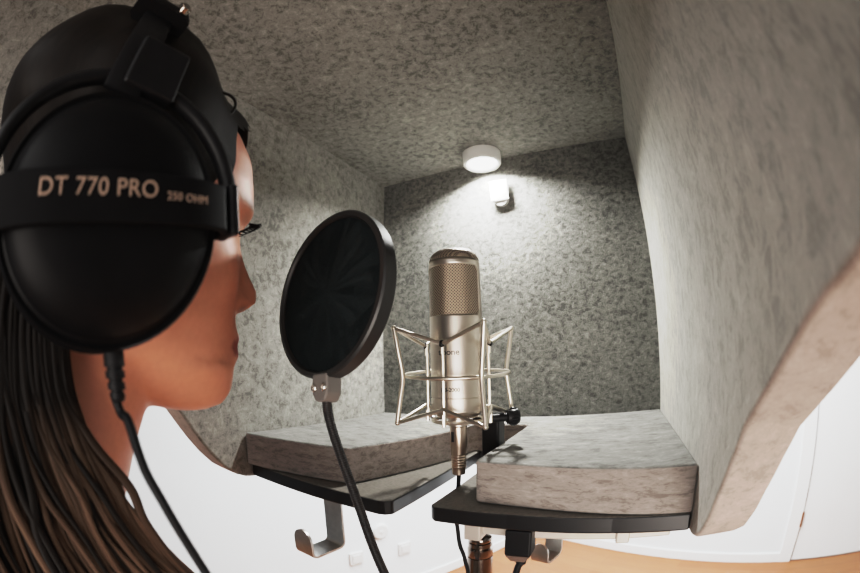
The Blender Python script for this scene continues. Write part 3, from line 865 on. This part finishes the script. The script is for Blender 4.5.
FS = [(-.345, .0), (-.347, .0), (-.348, .0), (-.349, .0), (-.352, -.01), (-.355, -.07), (-.355, -.08), (-.355, -.08)]
def guide(t, i):
    ks = ((0, FB), (.42, BL), (.72, BM), (1, FS))
    for (a, p), (b, q) in zip(ks, ks[1:]):
        if t <= b:
            k = (t - a) / (b - a); return p[i][0] + (q[i][0] - p[i][0]) * k, p[i][1] + (q[i][1] - p[i][1]) * k
for q in range(520):
    t = (rnd.random() ** 1.35)
    a0 = 1.62 + (4.5 - 1.62) * t + rnd.uniform(-.08, .08)
    z = rnd.uniform(-.02, .05)
    p0 = head_pt(z, a0); out = p0.normalized()
    pts_ = [hm @ (p0 + out * .008)]
    depth = rnd.uniform(-.010, .012)                 # strands lie over each other
    amp = rnd.uniform(.0015, .005); ph = rnd.uniform(0, 6); last = rnd.choice((6, 6, 7))
    dy = rnd.gauss(0, .006) if t > .05 else rnd.uniform(-.006, .004)
    for i in range(last + 1):
        x, y = guide(t, i); o2 = Vector((x + .266, y - .01, 0)).normalized()
        y += dy * min(1, i / 3); ww = amp * math.sin(ph + i * 1.5)
        pts_.append(Vector((x, y + ww * (1 if t < .5 else .3), ZL[i])) + o2 * depth * (.3 if i < 2 else 1))
    front_ = max(0, 1 - t / .5)
    tint = MIDC.lerp(LITE, rnd.random() ** 1.2 * (.25 + .75 * front_)) if rnd.random() < .15 + .8 * front_ else DARK * 1.5
    lock(pts_, rnd.uniform(.0012, .0030), tint, .7)
# a small loose loop of hair at the forehead
lp_ = [(-.196, .080, .158), (-.195, .0947, .1634), (-.195, .1024, .1649), (-.195, .1075, .1615), (-.195, .107, .1535), (-.196, .100, .147)]
rg = tube(bm, catmull(lp_, 6), .0011, 6)
for ring in rg:
    for v in ring: v[cl] = (*DARK, 1)
obj('hair', bm, M['hair'], person, angle=180)

# ------------------------------------------------------------------ headphones
CC = Vector((-.140, .0325, .0525))           # centre of the outer face of the near cup
hp_ = empty('headphones', HO + Vector((0, 0, .03)))
finish(hp_, 'large black closed headphones worn over the woman\'s hair', 'headphones')
def cup(cc, sg, detail):
    rotz = HYAW * .6
    ax = Matrix.Rotation(rotz, 3, 'Z') @ Vector((sg, .0, .0)); yv = Matrix.Rotation(rotz, 3, 'Z') @ Vector((0, 1, 0))
    mt = Matrix.Translation(cc) @ Matrix((yv * sg, Vector((0, 0, 1)), ax)).transposed().to_4x4()   # local: x forward(for near), y up, z outward
    R_ = .0475
    mt = mt @ Matrix.Rotation(math.radians(12), 4, 'Z') @ Matrix.Scale(1.14, 4)
    bm = bmesh.new()
    lathe(bm, [(0, .0), (.018, -.0005), (.030, -.0022), (.038, -.0055), (.0425, -.010), (.0435, -.0125), (.0448, -.0135), (.0465, -.0125), (R_, -.0145), (R_, -.024), (.045, -.027), (0, -.027)], mt, 64)
    ec = obj('ear_cup', bm, M['cup_black'], hp_, angle=25)
    bm = bmesh.new(); lathe(bm, [(.030, -.027), (.045, -.0265), (.0485, -.031), (.0485, -.037), (.044, -.042), (.034, -.042), (.030, -.038)], mt, 48, (False, False)); obj('ear_cushion', bm, M['black_matte'], ec)
    # label band bridging the cup, wrapping over both edges
    bm = bmesh.new(); rows = []
    prof = [(-.0515, -.020), (-.0505, -.010), (-.046, -.0035), (-.036, .0008), (-.02, .0028), (0, .0034), (.02, .0028), (.036, .0008), (.046, -.0035), (.0505, -.010), (.0515, -.020)]
    for x, z in prof:
        h_ = .0088
        rows.append([mt @ Vector(p) for p in ((x * .96, -h_, z - .003), (x, -h_, z), (x, h_, z), (x * .96, h_, z - .003))])
    loft(bm, rows); band = obj('label_band', bm, M['black_matte'], ec, bevel=.001, angle=40)
    # fork ends and fork arch
    for e in (-1, 1):
        bm = bmesh.new(); vs = box(bm, (e * .0525, .001, -.0135), (.0042, .021, .014)); bmesh.ops.transform(bm, matrix=mt, verts=bm.verts[:]); obj('fork_end', bm, M['black_plastic'], band, bevel=.0015)
    bm = bmesh.new()
    arc = [(math.cos(a) * .0535, .008 + math.sin(a) * .050, -.0135 - .006 * math.sin(a)) for a in (PI * k / 24 for k in range(25))]
    tube(bm, [mt @ Vector(p) for p in arc], .0042, 10); obj('fork', bm, M['black_plastic'], ec)
    if detail:
        def bend(bm, x0, y0):
            for v in bm.verts:
                x, y, d = v.co; xx = x + x0
                z = interp(prof, xx) + .0003 + d
                v.co = mt @ Vector((xx, y + y0, z))
        bm = text_bm('DT 770 PRO', .0081, .0002, spacing=1.05); bend(bm, -.0300, .0022); obj('lettering', bm, M['letter_beige'], band, smooth=False)
        bm = text_bm('250 OHM', .0040, .0002, spacing=1.08); bend(bm, .0185, .0006); obj('lettering', bm, M['letter_beige'], band, smooth=False)
    return mt
mtn = cup(CC, 1, True)
CF = Vector((2 * HO.x - CC.x, CC.y + .035, CC.z + .004))
cup(CF, -1, False)
# headband over the skull: slider rods, spring band, padded cover
ptop = HO.z + .128
def band_pts(n=40, lift=0, a0=0, a1=PI):
    out = []
    cx_ = HO.x; hw = (CC.x - HO.x) - .016 + lift; hz = .132 - .026 + lift
    for k in range(n + 1):
        a = a0 + (a1 - a0) * k / n
        x = cx_ + hw * math.copysign(abs(math.cos(a)) ** .75, math.cos(a)); z = .104 + (hz) * abs(math.sin(a)) ** .85
        out.append(Vector((x, CC.y + .002 + (HO.x - x) * .12, z)))
    return out
def strap(pts, wy, th):
    bm = bmesh.new(); rows = []
    n = len(pts)
    for i, p in enumerate(pts):
        t = (pts[min(i + 1, n - 1)] - pts[max(i - 1, 0)]).normalized(); nn = Vector((t.z, 0, -t.x)).normalized()
        rows.append([p + Vector((0, sy * wy, 0)) + nn * sz * th for sy, sz in ((-1, -.6), (-.8, -1), (.8, -1), (1, -.6), (1, .6), (.8, 1), (-.8, 1), (-1, .6))])
    loft(bm, rows); return bm
obj('headband', strap(band_pts(40, 0), .010, .0018), M['black_plastic'], hp_)
pad_ = obj('headband_pad', strap(band_pts(36, .001, .55, PI - .55), .019, .0075), M['black_matte'], hp_)
for a in (.62, .80):
    for p in band_pts(1, .010, a, a + .001)[:1]:
        bm = bmesh.new(); lathe(bm, [(.004, -.002), (.004, .001), (.002, .002), (0, .002)], frame(p + Vector((0, .012, 0)), (.8, 0, .6)), 12); obj('snap', bm, M['dark_chrome'], pad_)
for s_ in (1, -1):
    c_ = CC if s_ == 1 else CF
    bm = bmesh.new(); box(bm, (c_.x - s_ * .018, c_.y + .002, .124), (.011, .030, .030)); obj('slider', bm, M['black_plastic'], hp_, bevel=.002)
# cable from the near cup
bm = bmesh.new()
cb = mtn @ Vector((.0, -.0455, -.019))
prof = [(.0048, .004), (.0048, -.008), (.0036, -.0082), (.0036, -.0095), (.0044, -.0097), (.0044, -.0125), (.0032, -.0127), (.0032, -.014), (.0040, -.0142), (.0040, -.017), (.0028, -.0172), (.0028, -.018), (.0034, -.0182), (.0034, -.0205), (.0022, -.022)]
lathe(bm, prof[::-1], frame(cb, (-.10, -.08, 1)), 20)
obj('strain_relief', bm, M['black_rubber'], hp_, angle=25)
bm = bmesh.new()
tube(bm, catmull([cb + Vector((0, 0, -.018)), cb + Vector((.003, .0025, -.026)), (-.150, .0482, -.0262), (-.141, .0502, -.0428), (-.135, .0545, -.0566), (-.130, .0636, -.0856), (-.122, .072, -.125), (-.115, .078, -.19), (-.11, .07, -.30), (-.10, .04, -.55), (-.06, -.08, -.95)], 8), .0021, 10)
obj('cable', bm, M['black_rubber'], hp_)

# ------------------------------------------------------------------ wall sockets on the left wall (placed along the wall)
wall_plate(-1.146, .908, 'square', 'square white wall socket low on the white wall, left of the gooseneck')
wall_plate(-.997, 1.077, 'round', 'round white wall fitting on the white wall, right of the gooseneck')
wall_plate(-1.165, 1.237, 'square', 'square white wall socket on the white wall, below right of the round fitting')

# ------------------------------------------------------------------ light
w = bpy.data.worlds.new('world'); bpy.context.scene.world = w; w.use_nodes = True
nt = w.node_tree; bg = nt.nodes['Background']
bg.inputs['Color'].default_value = (.95, .97, 1.0, 1); bg.inputs['Strength'].default_value = .14
def light(name, kind, loc, energy, col, **kw):
    l = bpy.data.lights.new(name, kind); l.energy = energy; l.color = col
    for k, v in kw.items(): setattr(l, k, v)
    o = bpy.data.objects.new(name, l); C.objects.link(o); o.location = loc; ROOTS.append(o); return o
def aim(o, d): o.rotation_euler = Vector(d).to_track_quat('-Z', 'Y').to_euler()
sp = light('lamp_light', 'AREA', (LX, LY, ZC - .0260), 5.4, (1, .99, .955), shape='DISK', size=.04, spread=math.radians(150))
aim(sp, (0, 0, -1))
k = light('overhead_fill', 'AREA', (.5, -1.3, 1.1), 38, (1, .97, .94), shape='RECTANGLE', size=2.4, size_y=1.4)  # added unseen fill from above, lights the floor for its bounce
aim(k, (-.1, .75, -1))
k3 = light('low_warm_fill', 'AREA', (.55, -1.15, -.55), 10.5, (1, .90, .82), shape='RECTANGLE', size=1.2, size_y=.9, spread=math.radians(90))  # added low warm fill behind the camera for panel faces, cheek and pad
aim(k3, (-.42, 1.45, .3))
k2 = light('room_light', 'AREA', (-.1, 1.7, .72), 200, (.93, .97, 1), shape='RECTANGLE', size=2.4, size_y=.9)
aim(k2, (0, .1, -1))

for o in ROOTS: o.location.z += H
sc = bpy.context.scene
sc.view_settings.view_transform = 'Standard'
sc.view_settings.look = 'None'
sc.view_settings.exposure = 0
vs_ = sc.view_settings; vs_.use_curve_mapping = True
cm = vs_.curve_mapping; cm.white_level = (16, 16, 16); cv = cm.curves[3]
pts_ = [(a / 16, b) for a, b in ((0, .0008), (.0625, .045), (.16, .14), (.35, .35), (.6, .53), (1, .69), (2, .80), (4, .86), (8, .89), (16, .93))]
cv.points[0].location = pts_[0]; cv.points[-1].location = pts_[-1]
for p in pts_[1:-1]: cv.points.new(*p)
cm.update()
sc.cycles.use_denoising = True
